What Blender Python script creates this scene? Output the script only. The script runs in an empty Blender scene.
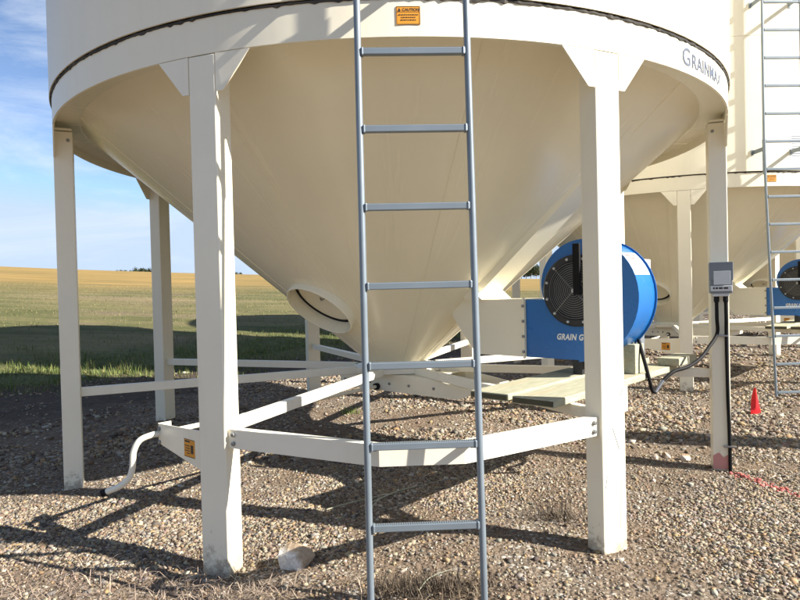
import bpy, bmesh, math, random
import numpy as np
from mathutils import Vector, Matrix

random.seed(7)
rng = np.random.default_rng(11)
R = math.radians
scene = bpy.context.scene
col = scene.collection

# ------------------------------------------------------------------ camera
EYE = 1.24
cam_data = bpy.data.cameras.new('camera')
cam_data.sensor_width = 36.0
cam_data.lens = 36.0 * 623.36 / 800.0
cam_data.clip_start = 0.05
cam_data.clip_end = 6000.0
cam = bpy.data.objects.new('camera', cam_data)
col.objects.link(cam)
cam.matrix_world = (Matrix.Translation((0, 0, EYE)) @ Matrix.Rotation(-0.0067, 4, 'Z')
                    @ Matrix.Rotation(math.pi / 2 - 0.0149, 4, 'X') @ Matrix.Rotation(-0.0241, 4, 'Z'))
scene.camera = cam

# ------------------------------------------------------------------ sun and sky
SUN_AZ = R(71)       # to the right of the view direction reversed (-y), seen from above
SUN_EL = R(33)
sun_vec = Vector((math.cos(SUN_EL) * math.sin(SUN_AZ), -math.cos(SUN_EL) * math.cos(SUN_AZ), math.sin(SUN_EL)))
sd = bpy.data.lights.new('sun', 'SUN')
sd.energy = 5.0
sd.angle = R(0.53)
sd.color = (1.0, 0.945, 0.85)
sun = bpy.data.objects.new('sun', sd)
col.objects.link(sun)
sun.rotation_euler = sun_vec.to_track_quat('Z', 'Y').to_euler()

world = bpy.data.worlds.new('World')
scene.world = world
world.use_nodes = True
wn = world.node_tree
wn.nodes.clear()
wo = wn.nodes.new('ShaderNodeOutputWorld')
wb = wn.nodes.new('ShaderNodeBackground')
sky = wn.nodes.new('ShaderNodeTexSky')
sky.sky_type = 'NISHITA'
sky.sun_disc = False
sky.sun_elevation = SUN_EL
# Nishita: rotation 0 puts the sun on +y, turning clockwise
sky.sun_rotation = math.atan2(sun_vec.x, sun_vec.y)
sky.altitude = 500
sky.air_density = 0.65
sky.dust_density = 0.0
sky.ozone_density = 1.2
wtc = wn.nodes.new('ShaderNodeTexCoord')
wmap = wn.nodes.new('ShaderNodeMapping')
wmap.inputs['Scale'].default_value = (1.0, 1.0, 4.6)
wmap.inputs['Rotation'].default_value = (0.12, 0.10, 0.3)
wno = wn.nodes.new('ShaderNodeTexNoise')
wno.inputs['Scale'].default_value = 2.6
wno.inputs['Detail'].default_value = 9
wno.inputs['Roughness'].default_value = 0.62
wno.inputs['Distortion'].default_value = 0.7
wra = wn.nodes.new('ShaderNodeMapRange')
wra.inputs['From Min'].default_value = 0.46
wra.inputs['From Max'].default_value = 0.78
wra.inputs['To Max'].default_value = 0.85
wmx = wn.nodes.new('ShaderNodeMix')
wmx.data_type = 'RGBA'
wmx.inputs['B'].default_value = (4.3, 4.7, 5.3, 1)
L = wn.links.new
L(wtc.outputs['Generated'], wmap.inputs['Vector'])
L(wmap.outputs['Vector'], wno.inputs['Vector'])
L(wno.outputs['Fac'], wra.inputs['Value'])
L(wra.outputs['Result'], wmx.inputs['Factor'])
wcap = wn.nodes.new('ShaderNodeMix')      # pale, never glaring, haze near the horizon all round
wcap.data_type = 'RGBA'
wcap.blend_type = 'DARKEN'
wcap.inputs['Factor'].default_value = 1.0
wcap.inputs['B'].default_value = (3.0, 3.75, 4.9, 1)
L(sky.outputs['Color'], wcap.inputs['A'])
L(wcap.outputs['Result'], wmx.inputs['A'])
L(wmx.outputs['Result'], wb.inputs['Color'])
wb.inputs['Strength'].default_value = 0.086
L(wb.outputs['Background'], wo.inputs['Surface'])

vs = scene.view_settings
vs.view_transform = 'Standard'
vs.look = 'None'
vs.exposure = 1.3
vs.gamma = 1.0
scene.render.engine = 'CYCLES'

# ------------------------------------------------------------------ materials
def new_mat(name):
    m = bpy.data.materials.new(name)
    m.use_nodes = True
    nt = m.node_tree
    return m, nt, nt.nodes['Principled BSDF']

def node(nt, kind, **kw):
    n = nt.nodes.new('ShaderNode' + kind)
    for k, v in kw.items():
        if k in n.inputs:
            n.inputs[k].default_value = v
        else:
            setattr(n, k, v)
    return n

def mix_rgb(nt, fac, a, b, blend='MIX'):
    n = nt.nodes.new('ShaderNodeMix')
    n.data_type = 'RGBA'
    n.blend_type = blend
    for sock, v in (('Factor', fac), ('A', a), ('B', b)):
        if hasattr(v, 'links'):
            nt.links.new(v, n.inputs[sock])
        elif sock == 'Factor':
            n.inputs[sock].default_value = v
        else:
            n.inputs[sock].default_value = (*v, 1)
    return n.outputs['Result']

def ramp(nt, src, lo, hi, a=0.0, b=1.0):
    n = node(nt, 'MapRange')
    n.inputs['From Min'].default_value = lo
    n.inputs['From Max'].default_value = hi
    n.inputs['To Min'].default_value = a
    n.inputs['To Max'].default_value = b
    nt.links.new(src, n.inputs['Value'])
    return n.outputs['Result']

def noise(nt, scale, detail=4, rough=0.55, stretch=None, vec=None):
    tc = node(nt, 'TexCoord')
    v = vec if vec is not None else tc.outputs['Object']
    if stretch:
        mp = node(nt, 'Mapping')
        mp.inputs['Scale'].default_value = stretch
        nt.links.new(v, mp.inputs['Vector'])
        v = mp.outputs['Vector']
    n = node(nt, 'TexNoise', Scale=scale, Detail=detail, Roughness=rough)
    nt.links.new(v, n.inputs['Vector'])
    return n.outputs['Fac']

def paint(name, rgb, rough=0.38, vary=0.06, dirt=0.25, dirt_rgb=(0.36, 0.30, 0.21), wave=0.0, metal=0.0, speck=0.0, rv=0.07, spec=0.5, mud=0.0, streak=0.0):
    m, nt, b = new_mat(name)
    dark = tuple(c * (1 - vary * 2) for c in rgb)
    light = tuple(min(1, c * (1 + vary)) for c in rgb)
    n1 = noise(nt, 2.2, 4, 0.6)
    c = mix_rgb(nt, ramp(nt, n1, 0.3, 0.7), dark, light)
    st = noise(nt, 9.0, 5, 0.65, (1.0, 1.0, 0.12))
    c = mix_rgb(nt, ramp(nt, st, 0.56, 0.86, 0.0, dirt), c, dirt_rgb)
    if speck:
        sp = noise(nt, 55.0, 3, 0.7)
        c = mix_rgb(nt, ramp(nt, sp, 0.66, 0.76, 0.0, speck), c, tuple(x * 0.5 for x in dirt_rgb))
    streak_fac = None
    if streak:
        # dust and rain streaks running down the sheet: noise in (angle, radius, height)
        tp = node(nt, 'TexCoord')
        sp_ = node(nt, 'SeparateXYZ')
        nt.links.new(tp.outputs['Object'], sp_.inputs['Vector'])
        at_ = node(nt, 'Math', operation='ARCTAN2')
        nt.links.new(sp_.outputs['X'], at_.inputs[0])
        nt.links.new(sp_.outputs['Y'], at_.inputs[1])
        ma = node(nt, 'Math', operation='MULTIPLY')
        nt.links.new(at_.outputs[0], ma.inputs[0])
        ma.inputs[1].default_value = 22.0
        mz = node(nt, 'Math', operation='MULTIPLY')
        nt.links.new(sp_.outputs['Z'], mz.inputs[0])
        mz.inputs[1].default_value = 0.8
        cb = node(nt, 'CombineXYZ')
        nt.links.new(ma.outputs[0], cb.inputs['X'])
        nt.links.new(mz.outputs[0], cb.inputs['Y'])
        streak_fac = noise(nt, 1.0, 5, 0.6, vec=cb.outputs['Vector'])
        c = mix_rgb(nt, ramp(nt, streak_fac, 0.50, 0.78, 0.0, streak), c, (0.60, 0.52, 0.39))
    if mud:
        # dried splash thrown up from the yard, ragged above the foot
        tc_ = node(nt, 'TexCoord')
        sx_ = node(nt, 'SeparateXYZ')
        nt.links.new(tc_.outputs['Object'], sx_.inputs['Vector'])
        ad = node(nt, 'Math', operation='MULTIPLY_ADD')
        nt.links.new(noise(nt, 26.0, 5, 0.7), ad.inputs[0])
        ad.inputs[1].default_value = 0.55
        nt.links.new(sx_.outputs['Z'], ad.inputs[2])
        c = mix_rgb(nt, ramp(nt, ad.outputs[0], 0.26, 0.36, mud, 0.0), c, (0.34, 0.27, 0.19))
    nt.links.new(c, b.inputs['Base Color'])
    b.inputs['Metallic'].default_value = metal
    b.inputs['Specular IOR Level'].default_value = spec
    nt.links.new(ramp(nt, streak_fac if streak_fac is not None else noise(nt, 6.0, 4), 0.3, 0.7, rough - (rv if streak_fac is None else 0.02), rough + (rv if streak_fac is None else 0.035)), b.inputs['Roughness'])
    bp = node(nt, 'Bump', Strength=0.05, Distance=0.001)
    nt.links.new(noise(nt, 160.0, 2), bp.inputs['Height'])
    if wave:
        b2 = node(nt, 'Bump', Strength=wave, Distance=0.03)
        nt.links.new(noise(nt, 1.7, 2, 0.4), b2.inputs['Height'])
        nt.links.new(bp.outputs['Normal'], b2.inputs['Normal'])
        nt.links.new(b2.outputs['Normal'], b.inputs['Normal'])
    else:
        nt.links.new(bp.outputs['Normal'], b.inputs['Normal'])
    return m

CREAM = (0.86, 0.805, 0.645)
M = {}
M['cream'] = paint('cream_paint', CREAM, 0.34, 0.02, 0.10, speck=0.06)
M['wall'] = paint('cream_wall_paint', CREAM, 0.36, 0.015, 0.08, wave=0.05, rv=0.03, spec=0.3, streak=0.14)
M['cone'] = paint('cream_hopper_paint', (0.87, 0.815, 0.635), 0.25, 0.012, 0.03, wave=0.07, rv=0.015, streak=0.07)
M['legpaint'] = paint('cream_leg_paint', CREAM, 0.36, 0.02, 0.10, speck=0.08, mud=0.75)
M['brace'] = paint('cream_brace_paint', (0.84, 0.79, 0.65), 0.4, 0.03, 0.16)
M['ladder'] = paint('galvanised_ladder', (0.205, 0.245, 0.28), 0.45, 0.12, 0.35, (0.16, 0.16, 0.165), metal=0.3, speck=0.25)
M['blue'] = paint('blue_fan_paint', (0.012, 0.14, 0.44), 0.30, 0.05, 0.08, (0.10, 0.18, 0.30))
M['black'] = paint('black_paint', (0.018, 0.018, 0.02), 0.45, 0.2, 0.3, (0.08, 0.075, 0.07))
M['rubber'] = paint('black_rubber', (0.010, 0.010, 0.011), 0.65, 0.2, 0.1, (0.03, 0.028, 0.026), spec=0.2)
M['wire'] = paint('grey_wire', (0.30, 0.30, 0.31), 0.35, 0.1, 0.1, metal=0.8)
M['bolt'] = paint('zinc_bolt', (0.30, 0.30, 0.29), 0.45, 0.1, 0.4, (0.2, 0.13, 0.08), metal=0.7)
M['white'] = paint('white_plastic', (0.82, 0.82, 0.80), 0.4, 0.03, 0.1)
M['greybox'] = paint('grey_enclosure', (0.17, 0.19, 0.215), 0.42, 0.06, 0.2, (0.10, 0.09, 0.08))
M['lightgrey'] = paint('light_grey_panel', (0.55, 0.57, 0.58), 0.45, 0.05, 0.1)
M['orange'] = paint('orange_sticker', (0.72, 0.30, 0.02), 0.5, 0.06, 0.25, (0.45, 0.2, 0.05))
M['ink'] = paint('dark_ink', (0.035, 0.025, 0.015), 0.6, 0.1, 0.0)
M['steelgrey'] = paint('grey_lettering', (0.10, 0.12, 0.165), 0.5, 0.06, 0.0)
M['redink'] = paint('red_ink', (0.6, 0.06, 0.04), 0.5, 0.05, 0.0)
M['red'] = paint('red_plastic', (0.75, 0.012, 0.018), 0.45, 0.06, 0.15, (0.4, 0.05, 0.04))
M['redpaint'] = paint('red_spray_paint', (0.58, 0.27, 0.24), 0.7, 0.12, 0.95, (0.74, 0.62, 0.50))
M['caulk'] = paint('old_caulk', (0.055, 0.05, 0.042), 0.8, 0.4, 0.6, (0.3, 0.26, 0.2))
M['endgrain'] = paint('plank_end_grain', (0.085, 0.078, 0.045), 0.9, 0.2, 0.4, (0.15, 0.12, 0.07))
M['sheet'] = paint('roof_sheet', (0.72, 0.69, 0.6), 0.4, 0.03, 0.1)

def wood_mat():
    m, nt, b = new_mat('weathered_plank')
    g = noise(nt, 6.0, 6, 0.7, (1.0, 9.0, 9.0))
    c = mix_rgb(nt, ramp(nt, g, 0.3, 0.72), (0.29, 0.285, 0.19), (0.48, 0.465, 0.34))
    g2 = noise(nt, 2.0, 3, 0.6, (0.7, 5.0, 5.0))
    c = mix_rgb(nt, ramp(nt, g2, 0.52, 0.75, 0, 0.6), c, (0.46, 0.32, 0.17))
    nt.links.new(c, b.inputs['Base Color'])
    b.inputs['Roughness'].default_value = 0.8
    bp = node(nt, 'Bump', Strength=0.4, Distance=0.004)
    nt.links.new(g, bp.inputs['Height'])
    nt.links.new(bp.outputs['Normal'], b.inputs['Normal'])
    return m
M['wood'] = wood_mat()

def attr_mat(name, rough=0.85, fine=60.0, amount=0.35, trans=0.0):
    m, nt, b = new_mat(name)
    a = node(nt, 'Attribute', attribute_name='col')
    n1 = noise(nt, fine, 3, 0.6)
    c = mix_rgb(nt, ramp(nt, n1, 0.35, 0.7, 0.0, amount), a.outputs['Color'], (0.16, 0.13, 0.10), 'MULTIPLY')
    nt.links.new(c, b.inputs['Base Color'])
    b.inputs['Roughness'].default_value = rough
    b.inputs['Specular IOR Level'].default_value = 0.25
    return m
M['stone'] = attr_mat('gravel_stone', 0.85, 90.0, 0.35)
M['blade'] = attr_mat('grass_blade', 0.7, 30.0, 0.1)
M['leaf'] = attr_mat('tree_leaf', 0.8, 3.0, 0.3)

PAD_M = (-0.72, 0.70)
PAD_EDGE = 9.1
def ground_mat():
    m, nt, b = new_mat('ground')
    geo = node(nt, 'NewGeometry')
    P = geo.outputs['Position']
    sep = node(nt, 'SeparateXYZ')
    nt.links.new(P, sep.inputs['Vector'])
    def math_(op, a, bb):
        n = node(nt, 'Math', operation=op)
        for i, v in enumerate((a, bb)):
            if hasattr(v, 'links'):
                nt.links.new(v, n.inputs[i])
            else:
                n.inputs[i].default_value = v
        return n.outputs[0]
    s = math_('ADD', math_('MULTIPLY', sep.outputs['X'], PAD_M[0]), math_('MULTIPLY', sep.outputs['Y'], PAD_M[1]))
    big = noise(nt, 0.45, 4, 0.6, vec=P)
    mid = noise(nt, 2.3, 5, 0.65, vec=P)
    sn = math_('ADD', s, math_('ADD', math_('MULTIPLY', math_('SUBTRACT', big, 0.5), 3.0), math_('MULTIPLY', math_('SUBTRACT', mid, 0.5), 1.6)))
    dist = node(nt, 'VectorMath', operation='LENGTH')
    nt.links.new(P, dist.inputs[0])
    rho = dist.outputs['Value']
    # gravel and fines
    vor = node(nt, 'TexVoronoi', Scale=46.0)
    nt.links.new(P, vor.inputs['Vector'])
    hsv = node(nt, 'SeparateColor')
    nt.links.new(vor.outputs['Color'], hsv.inputs['Color'])
    g = mix_rgb(nt, hsv.outputs['Red'], (0.16, 0.122, 0.09), (0.34, 0.28, 0.21))
    g = mix_rgb(nt, ramp(nt, hsv.outputs['Green'], 0.82, 0.9), g, (0.52, 0.48, 0.42))
    g = mix_rgb(nt, ramp(nt, vor.outputs['Distance'], 0.25, 0.7, 0.0, 0.75), g, (0.10, 0.078, 0.06))
    soil = mix_rgb(nt, ramp(nt, noise(nt, 22.0, 6, 0.7, vec=P), 0.3, 0.7), (0.12, 0.088, 0.062), (0.235, 0.175, 0.125))
    g = mix_rgb(nt, ramp(nt, mid, 0.42, 0.56, 0.0, 0.95), g, soil)
    # grass
    gr_n = noise(nt, 9.0, 6, 0.7, vec=P)
    grass = mix_rgb(nt, ramp(nt, gr_n, 0.3, 0.7), (0.055, 0.065, 0.025), (0.17, 0.17, 0.07))
    # cut field with thin swaths running across
    sw = noise(nt, 1.0, 5, 0.65, (0.05, 0.55, 0.05), vec=P)
    sw2 = noise(nt, 1.0, 6, 0.7, (0.5, 2.2, 0.5), vec=P)
    field = mix_rgb(nt, ramp(nt, sw, 0.35, 0.65), (0.10, 0.105, 0.04), (0.20, 0.17, 0.08))
    field = mix_rgb(nt, ramp(nt, sw2, 0.45, 0.75, 0, 0.7), field, (0.27, 0.215, 0.12))
    blob = noise(nt, 0.16, 5, 0.65, (0.6, 1.0, 1.0), vec=P)
    field = mix_rgb(nt, ramp(nt, blob, 0.50, 0.66, 0.0, 0.75), field, (0.075, 0.088, 0.03))
    field = mix_rgb(nt, ramp(nt, blob, 0.46, 0.32, 0.0, 0.8), field, (0.27, 0.205, 0.115))
    bare_n = noise(nt, 0.5, 6, 0.7, (0.35, 1.0, 1.0), vec=P)
    field = mix_rgb(nt, ramp(nt, bare_n, 0.54, 0.66, 0.0, 0.8), field, (0.20, 0.15, 0.10))
    gold = mix_rgb(nt, ramp(nt, noise(nt, 1.0, 6, 0.75, (0.06, 0.16, 0.1), vec=P), 0.38, 0.62), (0.21, 0.155, 0.058), (0.36, 0.235, 0.085))
    loam = mix_rgb(nt, ramp(nt, noise(nt, 16.0, 6, 0.7, vec=P), 0.3, 0.7), (0.05, 0.038, 0.03), (0.12, 0.09, 0.068))
    c = mix_rgb(nt, ramp(nt, sn, PAD_EDGE - 2.7, PAD_EDGE - 1.9), g, loam)
    c = mix_rgb(nt, ramp(nt, sn, PAD_EDGE - 0.1, PAD_EDGE + 0.5), c, grass)
    c = mix_rgb(nt, ramp(nt, sn, PAD_EDGE + 2.6, PAD_EDGE + 4.6), c, field)
    rn = math_('ADD', rho, math_('MULTIPLY', math_('SUBTRACT', noise(nt, 0.07, 5, 0.65, vec=P), 0.5), 75.0))
    c = mix_rgb(nt, ramp(nt, rn, 42.0, 72.0), c, gold)
    nt.links.new(c, b.inputs['Base Color'])
    b.inputs['Roughness'].default_value = 0.95
    b.inputs['Specular IOR Level'].default_value = 0.1
    bp = node(nt, 'Bump', Strength=0.9, Distance=0.012)
    bp.invert = True
    nt.links.new(vor.outputs['Distance'], bp.inputs['Height'])
    b2 = node(nt, 'Bump', Strength=0.7, Distance=0.05)
    nt.links.new(gr_n, b2.inputs['Height'])
    nt.links.new(bp.outputs['Normal'], b2.inputs['Normal'])
    nt.links.new(b2.outputs['Normal'], b.inputs['Normal'])
    return m
M['ground'] = ground_mat()

# ------------------------------------------------------------------ mesh helpers
class MB:
    def __init__(self):
        self.v = []
        self.f = []
        self.round = False
    def add(self, vs_, fs_):
        o = len(self.v)
        self.v += [tuple(p) for p in vs_]
        self.f += [tuple(i + o for i in f) for f in fs_]
        return self
    def box(self, c, s, mat=None, bevel=0.0):
        bm = bmesh.new()
        bmesh.ops.create_cube(bm, size=1.0)
        for v in bm.verts:
            v.co = Vector((v.co.x * s[0], v.co.y * s[1], v.co.z * s[2]))
        if bevel:
            bmesh.ops.bevel(bm, geom=bm.edges[:], offset=bevel, segments=2, profile=0.5, affect='EDGES')
        bm.verts.index_update()
        T = Matrix.Translation(c)
        if mat is not None:
            T = T @ mat.to_4x4()
        self.add([T @ v.co for v in bm.verts], [[v.index for v in f.verts] for f in bm.faces])
        bm.free()
        return self
    def prism(self, pts, o, ax, ay, az, d0, d1):
        """polygon pts (2D) in plane o+ax,ay; extruded along az from d0 to d1"""
        o, ax, ay, az = Vector(o), Vector(ax), Vector(ay), Vector(az)
        n = len(pts)
        vv = [o + ax * p[0] + ay * p[1] + az * d0 for p in pts] + [o + ax * p[0] + ay * p[1] + az * d1 for p in pts]
        ff = [list(range(n))[::-1], list(range(n, 2 * n))]
        ff += [[i, (i + 1) % n, n + (i + 1) % n, n + i] for i in range(n)]
        return self.add(vv, ff)
    def tube(self, pts, r, seg=10, caps=True):
        pts = [Vector(p) for p in pts]
        self.round = True
        n = len(pts)
        rad = r if hasattr(r, '__len__') else [r] * n
        t0 = (pts[1] - pts[0]).normalized()
        up = Vector((0, 0, 1)) if abs(t0.z) < 0.9 else Vector((1, 0, 0))
        nx = t0.cross(up).normalized()
        vv, ff = [], []
        for i, p in enumerate(pts):
            t = (pts[min(i + 1, n - 1)] - pts[max(i - 1, 0)]).normalized()
            nx = (nx - t * nx.dot(t)).normalized()
            ny = t.cross(nx)
            for k in range(seg):
                a = 2 * math.pi * k / seg
                vv.append(p + nx * (math.cos(a) * rad[i]) + ny * (math.sin(a) * rad[i]))
        for i in range(n - 1):
            for k in range(seg):
                ff.append([i * seg + k, i * seg + (k + 1) % seg, (i + 1) * seg + (k + 1) % seg, (i + 1) * seg + k])
        if caps:
            ff.append(list(range(seg))[::-1])
            ff.append([(n - 1) * seg + k for k in range(seg)])
        return self.add(vv, ff)
    def lathe(self, prof, seg=96, o=(0, 0, 0), ax=(1, 0, 0), ay=(0, 1, 0), az=(0, 0, 1), closed=False, a0=0.0, a1=None):
        o, ax, ay, az = Vector(o), Vector(ax), Vector(ay), Vector(az)
        full = a1 is None
        ns = seg if full else seg + 1
        vv, ff = [], []
        m = len(prof)
        for k in range(ns):
            a = 2 * math.pi * k / seg if full else a0 + (a1 - a0) * k / seg
            d = ax * math.cos(a) + ay * math.sin(a)
            for r, z in prof:
                vv.append(o + d * r + az * z)
        for k in range(seg):
            k2 = (k + 1) % ns if full else k + 1
            for j in range(m if closed else m - 1):
                j2 = (j + 1) % m
                ff.append([k * m + j, k2 * m + j, k2 * m + j2, k * m + j2])
        if not full and closed:
            ff.append(list(range(m))[::-1])
            ff.append([(ns - 1) * m + j for j in range(m)])
        return self.add(vv, ff)
    def mesh(self, name, mat, smooth=True, angle=None):
        angle = angle or (50 if self.round else 15)
        me = bpy.data.meshes.new(name)
        me.from_pydata(self.v, [], self.f)
        bm = bmesh.new()
        bm.from_mesh(me)
        bmesh.ops.recalc_face_normals(bm, faces=bm.faces[:])
        bm.to_mesh(me)
        bm.free()
        me.materials.append(M[mat])
        if smooth:
            me.polygons.foreach_set('use_smooth', [True] * len(me.polygons))
            me.set_sharp_from_angle(angle=R(angle))
        return me
    def build(self, name, mat, parent=None, smooth=True, angle=None):
        return link(name, self.mesh(name, mat, smooth, angle), parent)

def link(name, data, parent=None):
    o = bpy.data.objects.new(name, data)
    col.objects.link(o)
    o.parent = parent
    return o

def tag(o, label=None, cat=None, group=None, kind=None):
    for k, v in (('label', label), ('category', cat), ('group', group), ('kind', kind)):
        if v:
            o[k] = v
    return o

def empty(name, loc, rz=0.0):
    o = link(name, None)
    o.empty_display_size = 0.2
    o.location = loc
    o.rotation_euler = (0, 0, rz)
    return o

def copy_tree(o, parent=None):
    c = o.copy()
    col.objects.link(c)
    c.parent = parent
    for ch in o.children:
        copy_tree(ch, c)
    return c

def smooth_path(pts, n=8):
    pts = [Vector(p) for p in pts]
    out = []
    for i in range(len(pts) - 1):
        p0, p1, p2, p3 = pts[max(i - 1, 0)], pts[i], pts[i + 1], pts[min(i + 2, len(pts) - 1)]
        for k in range(n):
            t = k / n
            out.append(0.5 * ((2 * p1) + (p2 - p0) * t + (2 * p0 - 5 * p1 + 4 * p2 - p3) * t * t + (3 * p1 - p0 - 3 * p2 + p3) * t ** 3))
    out.append(pts[-1])
    return out

def text_mesh(body, size, extrude=0.0, shear=0.0, bold=0.0, spacing=1.0):
    cu = bpy.data.curves.new('lettering', 'FONT')
    cu.body = body
    cu.size = size
    cu.shear = shear
    cu.offset = bold
    cu.space_character = spacing
    cu.resolution_u = 3
    ob = bpy.data.objects.new('lettering_tmp', cu)
    col.objects.link(ob)
    dg = bpy.context.evaluated_depsgraph_get()
    dg.update()
    me = bpy.data.meshes.new_from_object(ob.evaluated_get(dg))
    vv = [v.co.copy() for v in me.vertices]
    ff = [list(p.vertices) for p in me.polygons]
    bpy.data.objects.remove(ob)
    bpy.data.curves.remove(cu)
    bpy.data.meshes.remove(me)
    return vv, ff

# ------------------------------------------------------------------ terrain
def smoothstep(a, b, x):
    t = np.clip((x - a) / (b - a), 0, 1)
    return t * t * (3 - 2 * t)

KD = np.array([0, 8.5, 10.5, 13, 16, 25, 60, 200, 270, 500, 1200, 5000.])
KZ = np.array([0, 0.0, 0.02, 0.22, 0.55, 1.15, 2.9, 11.6, 14.2, 19.5, 24, 24.])
def ground_z(x, y, fine=True):
    x = np.asarray(x, float)
    y = np.asarray(y, float)
    rho = np.hypot(x, y)
    az = np.clip(np.arctan2(x, y), -0.75, 0.75)
    e = np.clip((35 - 0.041 * (400 + 623 * np.tan(az))) / 35, 0.10, 1.2)
    z = np.interp(rho / 1.12, KD, KZ) * e
    z = z + 0.085 * smoothstep(4.4, 6.4, y) * smoothstep(1.6, -0.4, x)
    z = z - 0.022 * np.exp(-((x + .85) ** 2 + (y - 2.8) ** 2) / .5) - 0.045 * np.exp(-((x - 2.3) ** 2 + (y - 4.1) ** 2) / .6)
    if fine:
        k = np.exp(-(rho / 40.0) ** 2)
        z = z + k * (0.016 * np.sin(2.1 * x + 1.3 * y + 0.4) * np.sin(1.7 * y - 0.9 * x)
                     + 0.009 * np.sin(5.3 * x - 2.2 * y) * np.sin(4.1 * y + 1.9 * x + 1.0)
                     + 0.004 * np.sin(13 * x + 3 * y) * np.sin(11 * y - 4 * x))
    return z

radii = np.concatenate([np.linspace(0.0, 16, 161)[1:], np.geomspace(16.2, 5000, 120)])
NA = 420
ang = np.linspace(0, 2 * np.pi, NA, endpoint=False)
gx = np.outer(radii, np.sin(ang))
gy = np.outer(radii, np.cos(ang))
gz = ground_z(gx, gy)
gv = np.stack([gx, gy, gz], -1).reshape(-1, 3)
gv = np.vstack([gv, [[0, 0, float(ground_z(0, 0))]]])
gf = []
for i in range(len(radii) - 1):
    for k in range(NA):
        k2 = (k + 1) % NA
        gf.append((i * NA + k, i * NA + k2, (i + 1) * NA + k2, (i + 1) * NA + k))
c0 = len(gv) - 1
gf += [(c0, (k + 1) % NA, k) for k in range(NA)]
gme = bpy.data.meshes.new('ground')
gme.from_pydata(gv.tolist(), [], gf)
gme.polygons.foreach_set('use_smooth', [True] * len(gme.polygons))
gme.flip_normals()
gme.materials.append(M['ground'])
tag(link('ground', gme), 'gravel yard rising to grass and a golden stubble field', 'ground', kind='structure')

# ------------------------------------------------------------------ hopper bin (local: axis at origin, front towards -y)
RW = 2.430          # wall radius
RR = 2.416          # support ring radius
Z0, Z1 = 2.322, 2.486   # support ring
COURSES = 4
CK, CA = 0.85, 0.47     # hopper cone: z = CA + CK * r
U45 = Vector((math.sin(R(45)), -math.cos(R(45)), 0))     # outwards, under the air duct
T45 = Vector((math.cos(R(45)), math.sin(R(45)), 0))      # along the planks, to the right and back
ZV = Vector((0, 0, 1))

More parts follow.
